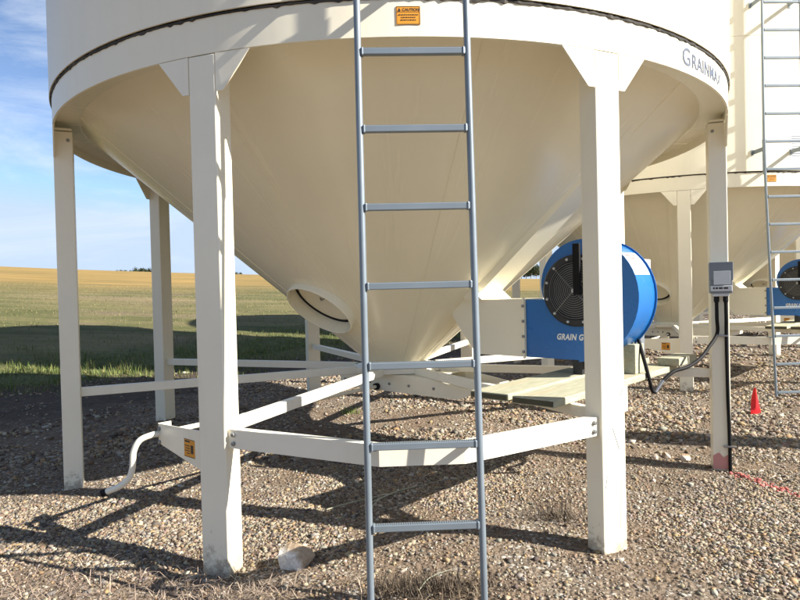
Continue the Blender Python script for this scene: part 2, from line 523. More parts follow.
def make_bin(loc, rz):
    root = empty('grain_bin', loc, rz)
    # wall sheets
    course = 1.522
    zb = 2.493
    for cidx in range(COURSES):
        off = R(51.5 if cidx % 2 == 0 else 59.6)
        if cidx < 2:
            m = MB()
            g = 0.0012
            a0, a1 = g, R(72) - g
            m.lathe([(RW, zb + 0.0015), (RW, zb + course - 0.0015), (RW - 0.005, zb + course - 0.0015), (RW - 0.005, zb + 0.0015)], 30, a0=a0, a1=a1, closed=True)
            me = m.mesh('wall_sheet', 'wall')
        else:
            m = MB()
            m.lathe([(RW, zb + 0.0015), (RW, zb + course - 0.0015), (RW - 0.005, zb + course - 0.0015), (RW - 0.005, zb + 0.0015)], 30, a0=0.0012, a1=R(72) - 0.0012, closed=True)
            me = m.mesh('wall_sheet', 'wall')
        for k in range(5):
            o = link('wall_sheet', me, root)
            o.rotation_euler = (0, 0, off + R(72) * k)
        zb += course
    ztop = zb
    MB().lathe([(RW - 0.0065, 2.4935), (RW - 0.0065, ztop)], 120).build('inner_wall', 'cone', root)
    # roof
    m = MB().lathe([(RW + 0.06, ztop - 0.03), (RW + 0.05, ztop + 0.01), (0.42, ztop + 1.16), (0.42, ztop + 1.10), (RW - 0.02, ztop - 0.045)], 96, closed=True)
    rf = m.build('roof', 'sheet', root)
    MB().lathe([(0.43, ztop + 1.12), (0.43, ztop + 1.30), (0.36, ztop + 1.36), (0.001, ztop + 1.42)], 40).build('roof_cap', 'sheet', rf)
    for k in range(16):
        a = 2 * math.pi * k / 16
        d = Vector((math.cos(a), math.sin(a), 0))
        if k == 0:
            p0 = d * (RW + 0.04) + ZV * (ztop + 0.025)
            p1 = d * 0.44 + ZV * (ztop + 1.165)
            rib = MB().tube([p0, p1], 0.02, 6).mesh('roof_rib', 'sheet')
        o = link('roof_rib', rib, rf)
        o.rotation_euler = (0, 0, a)
    # support ring with the crusted joint above it
    ring = MB().lathe([(RR, Z0), (RR, Z1), (RR - 0.012, Z1), (RR - 0.012, Z0)], 144, closed=True).build('support_ring', 'wall', root)
    m = MB()
    n = 720
    vv, ff = [], []
    rr = random.Random(3)
    for k in range(n):
        a = 2 * math.pi * k / n
        thick = 0.5 + 0.5 * math.sin(a * 7 + 1) * math.sin(a * 3.1 + 2)
        z_lo = 2.4845 - 0.003 - (0.007 * thick * rr.random() + (0.008 if rr.random() > 0.86 else 0.0) * rr.random())
        r_o = RR + 0.004 + 0.006 * rr.random()
        d = (math.sin(a), -math.cos(a))
        for r_, z_ in ((RR - 0.006, z_lo), (r_o - 0.002, z_lo), (r_o, 2.4885), (RR - 0.006, 2.4915)):
            vv.append((d[0] * r_, d[1] * r_, z_))
    for k in range(n):
        k2 = (k + 1) % n
        for j in range(4):
            ff.append((k * 4 + j, k2 * 4 + j, k2 * 4 + (j + 1) % 4, k * 4 + (j + 1) % 4))
    m.add(vv, ff)
    m.build('joint_crust', 'caulk', ring, smooth=False)
    # lettering on the ring: large initial then small capitals
    m = MB()
    start = R(36.0)
    adv = 0.0
    def put(body, size, x0, wide):
        tv, tf = text_mesh(body, size, bold=0.0006, spacing=1.04)
        xs = [v.x for v in tv]
        vv = []
        for v in tv:
            a = start + (x0 + v.x * wide) / RR
            r_ = RR + 0.0022
            vv.append((math.sin(a) * r_, -math.cos(a) * r_, 2.362 + v.y))
        m.add(vv, tf)
        return x0 + max(xs) * wide
    e1 = put('G', 0.128, 0.0, 1.0)
    put('RAINMAX', 0.104, e1 + 0.016, 0.98)
    m.build('lettering', 'steelgrey', ring, smooth=False)
    # caution sticker
    st = MB().lathe([(RR + 0.0005, 2.371), (RR + 0.0018, 2.371), (RR + 0.0018, 2.449), (RR + 0.0005, 2.449)], 8, closed=True, a0=-math.pi / 2 - 0.0212, a1=-math.pi / 2 + 0.0212).build('caution_sticker', 'orange', ring)
    m = MB()
    def flat(x0, x1, z0, z1, dy=0.0):
        y = -(RR + 0.0026 + dy)
        m.add([(x0, y, z0), (x1, y, z0), (x1, y, z1), (x0, y, z1)], [(0, 1, 2, 3)])
    for x0, x1, z0, z1 in ((-.050, .050, .4465, .4485), (-.050, .050, .3715, .3735), (-.050, -.048, .3735, .4465), (.048, .050, .3735, .4465), (-.048, .048, .4235, .425)):
        flat(x0, x1, 2 + z0, 2 + z1)
    for row, (w, zz) in enumerate(((.042, .410), (.031, .399), (.033, .388))):
        x = -w
        rr = random.Random(row)
        while x < w:
            l = rr.uniform(.004, .010)
            flat(x, min(w, x + l), 2 + zz, 2 + zz + .0042)
            x += l + .0025
    y = -(RR + 0.0026)
    m.add([(-.044, y, 2.4275), (-.031, y, 2.4275), (-.0375, y, 2.442)], [(0, 1, 2)])
    tv, tf = text_mesh('CAUTION', 0.0165, bold=0.0004)
    m.add([(-.026 + v.x, y, 2.4285 + v.y) for v in tv], tf)
    m.build('sticker_print', 'ink', ring, smooth=False)

    # hopper cone
    ro = 0.235
    UM = Vector((-math.sin(R(46)), -math.cos(R(46)), 0))
    TM = Vector((math.cos(R(46)), -math.sin(R(46)), 0))
    c0_ = UM * 0.780 + ZV * (CA + CK * 0.780)
    nM = (UM * CK - ZV).normalized()
    sM = nM.cross(TM).normalized()
    cr = 0.262
    cone = MB().lathe([(2.265, CA + CK * 2.265), (1.2, CA + CK * 1.2), (ro, CA + CK * ro), (ro - 0.006, CA + CK * ro + 0.01), (1.2, CA + CK * 1.2 + 0.012), (2.265, CA + CK * 2.265 + 0.014)], 160, closed=True).build('hopper_cone', 'cone', root)
    cut = MB().lathe([(0.0, -0.25), (cr - 0.005, -0.25), (cr - 0.005, 0.2), (0.0, 0.2)], 64, o=c0_, ax=TM, ay=sM, az=nM)
    cut = MB().prism([((cr - 0.005) * math.cos(2 * math.pi * k / 64), (cr - 0.005) * math.sin(2 * math.pi * k / 64)) for k in range(64)], c0_, TM, sM, nM, -0.25, 0.25).build('cutter', 'cone', root)
    md = cone.modifiers.new('hole', 'BOOLEAN')
    md.operation = 'DIFFERENCE'
    md.object = cut
    dg = bpy.context.evaluated_depsgraph_get()
    dg.update()
    nm_ = bpy.data.meshes.new_from_object(cone.evaluated_get(dg))
    nm_.name = 'hopper_cone'
    cone.modifiers.clear()
    cone.data = nm_
    nm_.set_sharp_from_angle(angle=R(15))
    bpy.data.objects.remove(cut)
    MB().lathe([(2.262, 2.378), (2.403, 2.378), (2.403, 2.388), (2.25, 2.388)], 144, closed=True).build('compression_ring', 'cone', root)
    seam = None
    for k in range(10):
        if seam is None:
            w = []
            for r_ in np.linspace(0.3, 2.255, 24):
                w.append((0, -(r_ + 0.0005), CA + CK * r_ - 0.0008))
            seam = MB().tube(w, 0.0032, 6).mesh('weld_seam', 'cone')
        o = link('weld_seam', seam, cone)
        o.rotation_euler = (0, 0, R(36 * k + 9))
    # aeration channel above the air duct
    nrm = (U45 * CK - ZV).normalized()
    slope = (U45 + ZV * CK).normalized()
    tl = T45
    def con(r_):
        return U45 * r_ + ZV * (CA + CK * r_)
    m = MB()
    prof = [(-0.17, 0.0), (-0.13, 0.055), (0.13, 0.055), (0.17, 0.0)]
    L0, L1 = con(0.80), con(2.12)
    vv = []
    for p_, (sc, ex) in ((L0, (1.0, 1.0)), (con(1.5), (0.9, 0.9)), (L1, (0.55, 0.25))):
        for x, h in prof:
            vv.append(p_ + tl * x * sc + nrm * (h * ex - 0.02))
    m.add(vv, [(i * 4 + j, (i + 1) * 4 + j, (i + 1) * 4 + (j + 1) % 4, i * 4 + (j + 1) % 4) for i in range(2) for j in range(4)] + [(3, 2, 1, 0), (8, 9, 10, 11)])
    m.build('aeration_channel', 'cone', cone, angle=20)
    # manhole collar on the left, lid recessed with black gasket
    MB().lathe([(cr + 0.004, -0.11), (cr + 0.004, 0.036), (cr + 0.001, 0.041), (cr - 0.006, 0.041), (cr - 0.008, 0.036), (cr - 0.008, -0.11)], 72, o=c0_, ax=TM, ay=sM, az=nM, closed=True).build('manhole_collar', 'cone', cone)
    zl = -0.075
    MB().lathe([(0.001, zl + 0.012), (cr - 0.030, zl + 0.010), (cr - 0.030, zl - 0.004), (0.001, zl - 0.004)], 56, o=c0_, ax=TM, ay=sM, az=nM).build('manhole_lid', 'cone', cone)
    MB().lathe([(cr - 0.031, zl - 0.002), (cr - 0.031, zl + 0.016), (cr - 0.0085, zl + 0.016), (cr - 0.0085, zl - 0.002)], 56, o=c0_, ax=TM, ay=sM, az=nM, closed=True).build('manhole_gasket', 'rubber', cone)
    hb = c0_ + nM * (zl + 0.012) + sM * 0.03
    MB().tube([hb - TM * 0.03, hb + nM * 0.023, hb + TM * 0.03], 0.006, 6).build('lid_handle', 'bolt', cone)
    # outlet collar and slide gate
    MB().lathe([(0.245, 0.590), (0.245, CA + CK * ro + 0.004), (0.233, CA + CK * ro + 0.004), (0.233, 0.590)], 48, closed=True).build('outlet_collar', 'cone', root)
    gate = MB()
    prof = [(-0.40, 0.468), (0.80, 0.468), (0.90, 0.50), (0.90, 0.545), (0.52, 0.60), (-0.40, 0.60)]
    for s_ in (-1, 1):
        gate.prism(prof, T45 * (0.26 * s_), U45, ZV, T45, -0.005, 0.005)
    gate.prism([(-0.395, 0.592), (0.50, 0.592), (0.50, 0.600), (-0.395, 0.600)], (0, 0, 0), U45, ZV, T45, -0.253, 0.253)
    gate.prism([(-0.38, 0.515), (0.70, 0.515), (0.70, 0.521), (-0.38, 0.521)], (0, 0, 0), U45, ZV, T45, -0.24, 0.24)
    gate.prism([(-0.40, 0.50), (-0.392, 0.50), (-0.392, 0.59), (-0.40, 0.59)], (0, 0, 0), U45, ZV, T45, -0.253, 0.253)
    gate.prism([(0.89, 0.50), (0.898, 0.50), (0.898, 0.545), (0.89, 0.545)], (0, 0, 0), U45, ZV, T45, -0.253, 0.253)
    gate = gate.build('slide_gate', 'cream', root)
    bolt = MB().lathe([(0.001, 0.011), (0.008, 0.010), (0.011, 0.007), (0.011, 0.0)], 6).mesh('bolt', 'bolt')
    def bolt_at(p, nrm_, parent, rz_=0.0):
        o = link('bolt', bolt, parent)
        o.location = p
        o.rotation_euler = Vector(nrm_).to_track_quat('Z', 'Y').to_euler()
        return o
    for u in (-0.34, -0.2, -0.12, -0.05, 0.16, 0.36, 0.60):
        bolt_at(U45 * u - T45 * 0.265 + ZV * 0.528, -T45, gate)
    # legs
    LW, LD = 0.142, 0.112
    leg_me = MB().box((0, -(RR - LD / 2), (Z0 - 0.003 - 0.12) / 2), (LW, LD, Z0 - 0.003 + 0.12), bevel=0.006).mesh('leg', 'legpaint')
    def gus(s_):
        pts = []
        m_ = MB()
        xs = [0.0715, 0.108, 0.246]
        f_, b_ = [], []
        outline = [(0.0735, Z0 - 0.003), (0.246, Z0 - 0.003), (0.108, 2.150), (0.0735, 2.150)]
        for x, z in outline:
            y = math.sqrt(RR ** 2 - x ** 2)
            f_.append((s_ * x, -y - 0.0005, z))
            b_.append((s_ * x, -y + 0.007, z))
        m_.add(f_ + b_, [(0, 1, 2, 3), (7, 6, 5, 4)] + [(i, (i + 1) % 4, 4 + (i + 1) % 4, 4 + i) for i in range(4)])
        return m_.mesh('gusset_plate', 'cream')
    gus_me = (gus(-1), gus(1))
    cap_me = MB().box((0, -(RR - 0.06), Z0 + 0.006), (0.20, 0.10, 0.010), bevel=0.002).mesh('cap_plate', 'cream')
    BZ = 0.622
    brace_me = MB().box((0, -(0.36 + (RR - LD - 0.36) / 2), BZ), (0.046, RR - LD - 0.36 + 0.004, 0.058), bevel=0.004).mesh('radial_brace', 'brace')
    legs = []
    for k in range(8):
        a = R(22.5 + 45 * k)
        lg = link('leg', leg_me, root)
        lg.rotation_euler = (0, 0, a)
        for g_ in gus_me:
            link('gusset_plate', g_, lg)
        link('cap_plate', cap_me, lg)
        br = link('radial_brace', brace_me, root)
        br.rotation_euler = (0, 0, a)
        for s_ in (-1, 1):
            b1 = link('bolt', bolt, lg)
            b1.location = (s_ * (LW / 2), -(RR - 0.085), Z0 - 0.06)
            b1.rotation_euler = (0, s_ * math.pi / 2, 0)
        legs.append(lg)
    # hub block that ties the radial braces
    MB().lathe([(0.38, 0.605), (0.38, 0.640), (0.25, 0.640), (0.25, 0.605)], 8, closed=True, ax=(math.cos(R(22.5)), math.sin(R(22.5)), 0), ay=(-math.sin(R(22.5)), math.cos(R(22.5)), 0)).build('hub_plate', 'brace', root, angle=20)
    # bowed front brace between the two front legs, round the ladder foot
    def legc(sign):
        a = R(22.5 * sign)
        n_ = Vector((math.sin(a), -math.cos(a), 0))
        t_ = Vector((math.cos(a), math.sin(a), 0))
        return n_, t_
    nL, tL = legc(-1)
    nR, tR = legc(1)
    pL = nL * (RR - 0.020) + tL * (LW / 2 + 0.004)
    pR = nR * (RR - 0.020) - tR * (LW / 2 + 0.004)
    front = -2.630
    path = [pL - nL * 0.0, Vector((-0.225, front + 0.03, 0)), Vector((-0.17, front, 0)), Vector((0.17, front, 0)), Vector((0.225, front + 0.03, 0)), pR]
    m = MB()
    vv, ff = [], []
    nP = len(path)
    for i, p in enumerate(path):
        t_ = (path[min(i + 1, nP - 1)] - path[max(i - 1, 0)]).normalized()
        o_ = Vector((t_.y, -t_.x, 0))
        for dx, dz in ((0.0, 0.043), (0.0, -0.043), (-0.045, -0.043), (-0.045, -0.037), (-0.006, -0.037), (-0.006, 0.037), (-0.045, 0.037), (-0.045, 0.043)):
            vv.append(p + o_ * dx + ZV * (0.590 + dz))
    for i in range(nP - 1):
        for j in range(8):
            ff.append((i * 8 + j, (i + 1) * 8 + j, (i + 1) * 8 + (j + 1) % 8, i * 8 + (j + 1) % 8))
    ff += [tuple(range(8))[::-1], tuple((nP - 1) * 8 + j for j in range(8))]
    m.add(vv, ff)
    fb = m.build('front_brace', 'brace', root, angle=25)
    for p, q_ in ((pL, path[1]), (pR, path[-2])):
        d_ = (q_ - p).normalized()
        o_ = Vector((d_.y, -d_.x, 0))
        if o_.y > 0:
            o_ = -o_
        for dz in (-0.02, 0.02):
            bolt_at(p + d_ * 0.03 + o_ * 0.001 + ZV * (0.590 + dz), o_, fb)
    # crank bracket on the left front leg, along the chord to the next leg
    la = nL * (RR - 0.05) - tL * (LW / 2)
    ch = Vector((-math.cos(R(45)), math.sin(R(45)), 0))
    ny = Vector((ch.y, -ch.x, 0))
    ny = ny if ny.y < 0 else -ny
    bra = MB().prism([(-0.01, 0.405), (0.43, 0.478), (0.475, 0.486), (0.475, 0.585), (-0.01, 0.605)], la, ch, ZV, ny, -0.006, 0.0)
    bra.prism([(0.469, 0.484), (0.475, 0.484), (0.475, 0.587), (0.469, 0.587)], la, ch, ZV, ny, 0.0, -0.07)
    bra = bra.build('crank_bracket', 'cream', root, angle=20)
    sticker = MB().prism([(0.105, 0.462), (0.205, 0.462), (0.205, 0.548), (0.105, 0.548)], la, ch, ZV, ny, 0.0, 0.0012).build('warning_sticker', 'orange', bra)
    m = MB()
    for (x0, x1, z0, z1) in ((0.105, 0.205, 0.5455, 0.548), (0.105, 0.205, 0.462, 0.4645), (0.15, 0.198, 0.533, 0.541), (0.118, 0.142, 0.482, 0.522), (0.152, 0.198, 0.514, 0.518), (0.152, 0.190, 0.502, 0.506), (0.152, 0.198, 0.490, 0.494), (0.152, 0.18, 0.478, 0.482)):
        m.prism([(x0, z0), (x1, z0), (x1, z1), (x0, z1)], la, ch, ZV, ny, 0.0013, 0.0020)
    m.build('sticker_print', 'ink', bra, smooth=False)
    for zz in (0.56, 0.492):
        bolt_at(la + ch * 0.455 + ZV * zz, ny, bra)
    # crank shaft and handle
    hub = U45 * 0.03 - T45 * 0.262 + ZV * 0.497
    bush = la + ch * 0.472 - ny * 0.030 + ZV * 0.532
    MB().tube([hub, bush], 0.014, 12).build('crank_shaft', 'brace', root)
    sdv = (bush - hub).normalized()
    MB().tube([hub, hub + sdv * 0.035], 0.027, 12).build('shaft_bushing', 'rubber', root)
    MB().tube([bush - sdv * 0.02, bush + sdv * 0.025], 0.024, 12).build('shaft_bushing', 'rubber', root)
    b = bush + sdv * 0.02
    hp = [b, b + Vector((-0.035, -0.035, 0.0)), b + Vector((-0.085, -0.06, -0.02)), b + Vector((-0.115, -0.065, -0.075)),
          b + Vector((-0.122, -0.066, -0.15)), b + Vector((-0.14, -0.066, -0.205)), b + Vector((-0.185, -0.068, -0.245)), b + Vector((-0.265, -0.070, -0.275))]
    hh = MB().tube(smooth_path(hp, 6), 0.0155, 12).build('crank_handle', 'brace', root)
    e_ = (hp[-1] - hp[-2]).normalized()
    MB().tube([hp[-1] - e_ * 0.012, hp[-1] + e_ * 0.012], 0.0185, 12).build('end_cap', 'rubber', hh)
    # air duct from the hopper to the fan, on the right
    m = MB()
    prof = [(0.69, 1.055), (0.90, 0.785), (1.298, 0.785), (1.298, 1.165), (0.80, 1.165), (0.70, 1.12)]
    m.prism(prof, (0, 0, 0), U45, ZV, T45, -0.150, 0.150)
    duct = m.build('air_duct', 'cream', root, angle=20)
    fl = MB()
    for s_ in (-1, 1):
        fl.prism([(1.286, 0.775), (1.2975, 0.775), (1.2975, 1.175), (1.286, 1.175)], T45 * (0.156 * s_), U45, ZV, T45, -0.006, 0.006)
    fl.build('duct_flange', 'cream', duct)
    for s_ in (-1, 1):
        for zz in (0.82, 0.92, 1.02, 1.12):
            bolt_at(U45 * 1.291 + T45 * (0.162 * s_) + ZV * zz, T45 * s_, duct)
    # saddle plate where the duct meets the cone
    sp = MB().prism([(0.84, 1.166), (0.98, 1.166), (0.90, 1.235), (0.76, 1.235)], (0, 0, 0), U45, ZV, T45, -0.185, 0.185)
    sp.build('duct_saddle', 'cream', duct, angle=20)
    return root, legs

BIN_RZ = 0.0339
BINS = [((0.0, 5.0846, 0.0), 0.0), ((4.2, 9.45, 0.0), 0.0), ((8.4, 13.82, 0.0), 0.0)]
bin1, legs1 = make_bin(BINS[0][0], BIN_RZ)
bins = [bin1]
for p, _ in BINS[1:]:
    c = copy_tree(bin1)
    c.location = p
    bins.append(c)
for b_, lab in zip(bins, ('large cream hopper bin on eight legs in the foreground', 'second cream hopper bin standing right behind the foreground bin', 'farthest cream hopper bin, glimpsed behind the second bin')):
    tag(b_, lab, 'grain bin', 'hopper bins in a diagonal row')

def bin_to_world(i, p):
    p = Vector(p)
    p.rotate(Matrix.Rotation(BIN_RZ, 3, 'Z'))
    return Vector(BINS[i][0]) + p

# ------------------------------------------------------------------ ladders
def make_ladder():
    root = empty('ladder', (0, 0, 0))
    # rails lean a little: the foot stands further out than the top
    def yy(z):
        return -2.625 - 0.11 * (2.5 - z) / 2.0
    half = 0.214
    ztop = 8.5
    z0 = 0.0
    for s_ in (-1, 1):
        m = MB()
        top = Vector((s_ * half, yy(2.6), 2.6))
        m.tube([Vector((s_ * half, yy(z0), z0)), top, Vector((s_ * half, yy(2.6), ztop))], 0.0135, 14)
        m.build('rail', 'ladder', root)
    zs = [0.044 + 0.3037 * k for k in range(28)]
    rung = MB().box((0, 0, 0), (2 * half - 0.02, 0.027, 0.026), bevel=0.003)
    teeth = []
    for k in range(46):
        x = -half + 0.022 + k * (2 * half - 0.044) / 45
        rung.box((x, 0.0, 0.0133), (0.0045, 0.020, 0.0022))
    for sx_ in (-1, 1):
        rung.box((sx_ * (half - 0.017), 0, 0), (0.010, 0.033, 0.033), bevel=0.005)
    rung_me = rung.mesh('rung', 'ladder')
    for z in zs:
        if z > ztop - 0.05:
            continue
        o = link('rung', rung_me, root)
        o.location = (0, yy(min(z, 2.6)), z)
    # stand-off brackets to the wall and splice sleeves
    for z in (2.70, 4.35, 6.0, 7.6):
        for s_ in (-1, 1):
            m = MB()
            m.box((s_ * half, (yy(2.6) - RW) / 2 - 0.006, z), (0.006, abs(yy(2.6)) - RW + 0.02, 0.045))
            m.box((s_ * (half + 0.012), -math.sqrt(RW ** 2 - half ** 2) - 0.003, z), (0.03, 0.006, 0.06))
            m.build('bracket', 'ladder', root)
    for s_ in (-1, 1):
        MB().tube([Vector((s_ * (half + 0.004), yy(2.5) - 0.004, 2.42)), Vector((s_ * (half + 0.004), yy(2.6) - 0.004, 2.80))], 0.0185, 12).build('splice_sleeve', 'ladder', root)
    # foot clips on the bowed brace
    for s_ in (-1, 1):
        MB().box((s_ * (half - 0.012), -2.675, 0.637), (0.045, 0.10, 0.008)).build('foot_clip', 'ladder', root)
    return root

lad = make_ladder()
ladders = [lad, copy_tree(lad), copy_tree(lad)]
for i, (o, lab) in enumerate(zip(ladders, ('tall grey steel ladder at front centre of the foreground bin', 'grey steel ladder on the second bin at the right edge', 'grey steel ladder on the farthest bin'))):
    o.location = BINS[i][0]
    o.rotation_euler = (0, 0, BIN_RZ)
    tag(o, lab, 'ladder', 'bin ladders')

# ------------------------------------------------------------------ aeration fans (local: u outwards, w towards viewer-left, origin at base)
FZ = 0.692
def make_fan():
    root = empty('aeration_fan', (0, 0, 0))
    # local x = outwards (U45), local y = T45 (away from viewer), z up from plank top; centre at x=0
    zc = 1.215 - FZ
    bot = 0.784 - FZ
    W2 = 0.14
    spiral = []
    for k in range(41):
        t = k / 40.0
        ang_ = R(200) - t * R(290)           # from upper-left, over the top, right, to the bottom
        rad = 0.222 + (0.431 - 0.222) * t
        spiral.append((rad * math.cos(ang_), zc + rad * math.sin(ang_)))
    outl = 1.302 - 1.67
    pts = [(outl, bot), (outl, 1.160 - FZ), (-0.235, 1.160 - FZ)] + [p for p in spiral if p[1] > 1.166 - FZ or p[0] > -0.1]
    pts += [(0.0, bot)]
    clean = [pts[0]]
    for p in pts[1:]:
        if (Vector(p) - Vector(clean[-1])).length > 0.004:
            clean.append(p)
    X, Y, Z = (1, 0, 0), (0, 1, 0), (0, 0, 1)
    hs = MB().prism(clean, (0, 0, 0), X, Z, Y, -W2, W2).build('housing', 'blue', root, angle=22)
    # rim flange seams on both sides
    for s_ in (-1, 1):
        m = MB()
        n = len(spiral)
        vv, ff = [], []
        for (x, z) in spiral:
            d = Vector((x, 0, z - zc)).normalized()
            for rr_, yy_ in ((0.0, 0.0), (0.012, 0.0), (0.012, 0.006), (0.0, 0.006)):
                vv.append((x + d.x * rr_, s_ * (W2 - 0.004) + s_ * yy_, z + d.z * rr_))
        for i in range(n - 1):
            for j in range(4):
                ff.append((i * 4 + j, (i + 1) * 4 + j, (i + 1) * 4 + (j + 1) % 4, i * 4 + (j + 1) % 4))
        m.add(vv, ff)
        m.build('rim_flange', 'blue', hs)
    C = Vector((0, -W2, zc))
    AX, AY, AZ = (1, 0, 0), (0, 0, 1), (0, -1, 0)
    ring = MB().lathe([(0.222, 0.001), (0.222, 0.030), (0.214, 0.036), (0.182, 0.036), (0.174, 0.028), (0.174, 0.001)], 64, o=C, ax=AX, ay=AY, az=AZ, closed=True).build('inlet_ring', 'black', root)
    for k in range(12):
        a = R(15 + 30 * k)
        p = C + Vector((math.cos(a) * 0.199, -0.0355, math.sin(a) * 0.199))
        MB().lathe([(0.001, 0.010), (0.007, 0.008), (0.0095, 0.0)], 8, o=p, ax=AX, ay=AY, az=AZ).build('bolt', 'lightgrey', ring)
    MB().lathe([(0.001, 0.004), (0.173, 0.004)], 48, o=C, ax=AX, ay=AY, az=AZ).build('inlet_throat', 'black', root)
    g = MB()
    for k in range(12):
        r_ = 0.024 + k * 0.0135
        pts_ = [C + Vector((math.cos(t) * r_, -0.040 - 0.02 * (1 - (r_ / 0.18) ** 2), math.sin(t) * r_)) for t in np.linspace(0, 2 * math.pi, 49)]
        g.tube(pts_, 0.0017, 5, caps=False)
    for a in (45, 135, 225, 315):
        d = Vector((math.cos(R(a)), 0, math.sin(R(a))))
        g.tube([C + Vector((0, -0.058, 0)), C + d * 0.1 + Vector((0, -0.052, 0)), C + d * 0.19 + Vector((0, -0.038, 0))], 0.0022, 6)
    gd = g.build('inlet_guard', 'wire', root)
    MB().lathe([(0.001, 0.066), (0.012, 0.064), (0.017, 0.054), (0.017, 0.046)], 16, o=C, ax=AX, ay=AY, az=AZ).build('guard_hub', 'lightgrey', gd)
    MB().box((0.035, -W2 - 0.078, zc + 0.13), (0.045, 0.022, 0.31), bevel=0.004).build('control_bar', 'rubber', root)
    # lettering
    tv, tf = text_mesh('GRAIN GUARD', 0.060, shear=0.22, bold=0.0022, spacing=1.08)
    m = MB()
    m.add([(-0.150 + v.x * 0.70, -W2 - 0.0022, 0.908 - FZ + v.y * 0.86) for v in tv], tf)
    m.build('lettering', 'white', hs, smooth=False)
    # rating plate on the rim, right
    a_ = R(38)
    t_ = (R(200) - a_) / R(290)
    rad = 0.222 + (0.431 - 0.222) * t_ + 0.003
    def rimp(a, y):
        t = (R(200) - a) / R(290)
        rr_ = 0.222 + (0.431 - 0.222) * t + 0.002
        return Vector((rr_ * math.cos(a), y, zc + rr_ * math.sin(a)))
    m = MB()
    vv = []
    for k in range(6):
        a = R(14 + 5.4 * k)
        vv += [rimp(a, -0.115), rimp(a, 0.115)]
    m.add(vv, [(2 * k, 2 * k + 1, 2 * k + 3, 2 * k + 2) for k in range(5)])
    m.build('rating_plate', 'white', hs)
    m = MB()
    for a1, y0, y1 in ((36, -0.07, 0.06), (32.5, -0.05, 0.03)):
        p0, p1 = rimp(R(a1), y0), rimp(R(a1), y1)
        p2, p3 = rimp(R(a1 + 1.4), y1), rimp(R(a1 + 1.4), y0)
        up = (p0 - Vector((0, p0.y, zc))).normalized() * 0.0015
        m.add([p0 + up, p1 + up, p2 + up, p3 + up], [(0, 1, 2, 3)])
    m.build('plate_print', 'redink', hs, smooth=False)
    # motor behind, with its terminal box
    Mc = Vector((0.02, W2, zc))
    mo = MB().lathe([(0.001, 0.36), (0.10, 0.36), (0.125, 0.33), (0.13, 0.05), (0.11, 0.0), (0.001, 0.0)], 32, o=Mc, ax=AX, ay=AY, az=(0, 1, 0)).build('motor', 'greybox', root)
    fin = MB().box((0, 0, 0), (0.004, 0.26, 0.022)).mesh('fin', 'greybox')
    for k in range(18):
        a = 2 * math.pi * k / 18
        o = link('fin', fin, mo)
        o.location = Mc + Vector((math.cos(a) * 0.135, 0.19, math.sin(a) * 0.135))
        o.rotation_euler = (0, math.pi / 2 - a, 0)
    MB().box(Mc + Vector((0.20, 0.066, 0.125)), (0.15, 0.13, 0.12), bevel=0.006).build('terminal_box', 'white', mo)
    # feet
    for y_ in (-0.10, 0.10):
        MB().box((-0.02, y_, bot / 2), (0.065, 0.05, bot), bevel=0.003).build('foot', 'black', root)
    MB().box((0.16, 0.20, (zc - 0.12) / 2 ), (0.16, 0.18, zc - 0.12), bevel=0.004).build('motor_stand', 'greybox', root)
    return root

def place_local(o, i, r_, z_):
    o.location = bin_to_world(i, U45 * r_ + ZV * z_)
    o.rotation_euler = (0, 0, BIN_RZ + R(-45) )
# local x must point along U45: U45 direction angle is -45 deg; local y then points along T45
fan = make_fan()
fans = [fan, copy_tree(fan), copy_tree(fan)]
for i, (o, lab) in enumerate(zip(fans, ('blue centrifugal aeration fan with white lettering behind the right front leg', 'blue centrifugal aeration fan seen through the ladder at right edge', 'blue centrifugal aeration fan of the farthest bin'))):
    place_local(o, i, 1.67, FZ)
    tag(o, lab, 'fan', 'aeration fans under the bins')

# ------------------------------------------------------------------ planks and blocks carrying the fans
def plank(name, i, n0, n1, t0, t1, z0, z1, label, group='planks under the fans', cat='plank', tilt=0.0, rot=0.0):
    o = link(name, None)
    c = U45 * ((n0 + n1) / 2) + T45 * ((t0 + t1) / 2)
    bm_ = MB().box((0, 0, 0), (t1 - t0, n1 - n0, z1 - z0), bevel=0.006)
    me = bm_.mesh(name, 'wood')
    bpy.data.objects.remove(o)
    o = link(name, me)
    o.location = bin_to_world(i, c + ZV * ((z0 + z1) / 2))
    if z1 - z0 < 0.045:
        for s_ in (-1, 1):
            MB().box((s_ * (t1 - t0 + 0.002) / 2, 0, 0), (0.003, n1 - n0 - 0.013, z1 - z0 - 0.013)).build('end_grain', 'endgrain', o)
    o.rotation_euler = (0, tilt, BIN_RZ + R(45) + rot)
    tag(o, label, cat, group)
    return o
for i in range(3):
    wh = ('foreground bin', 'second bin', 'farthest bin')[i]
    plank('plank', i, 1.735, 1.975, -1.01, 0.66, 0.6525, 0.6915, 'outer weathered plank under the blue fan of the ' + wh)
    plank('plank', i, 1.445, 1.685, -0.985, 0.98, 0.6525, 0.6915, 'inner weathered plank under the blue fan of the ' + wh, rot=0.012)
plank('wood_block', 0, 1.80, 1.94, 0.06, 0.20, 0.692, 0.875, 'short upright wood block beside the blue fan motor', None, 'wood block')
plank('wood_block', 0, 1.885, 2.03, 0.56, 0.92, 0.6925, 0.745, 'pale wood offcut on the right end of the outer plank', None, 'wood block')
plank('wood_block', 1, 1.80, 1.94, 0.06, 0.20, 0.692, 0.875, 'upright wood block under the fan of the second bin', None, 'wood block')

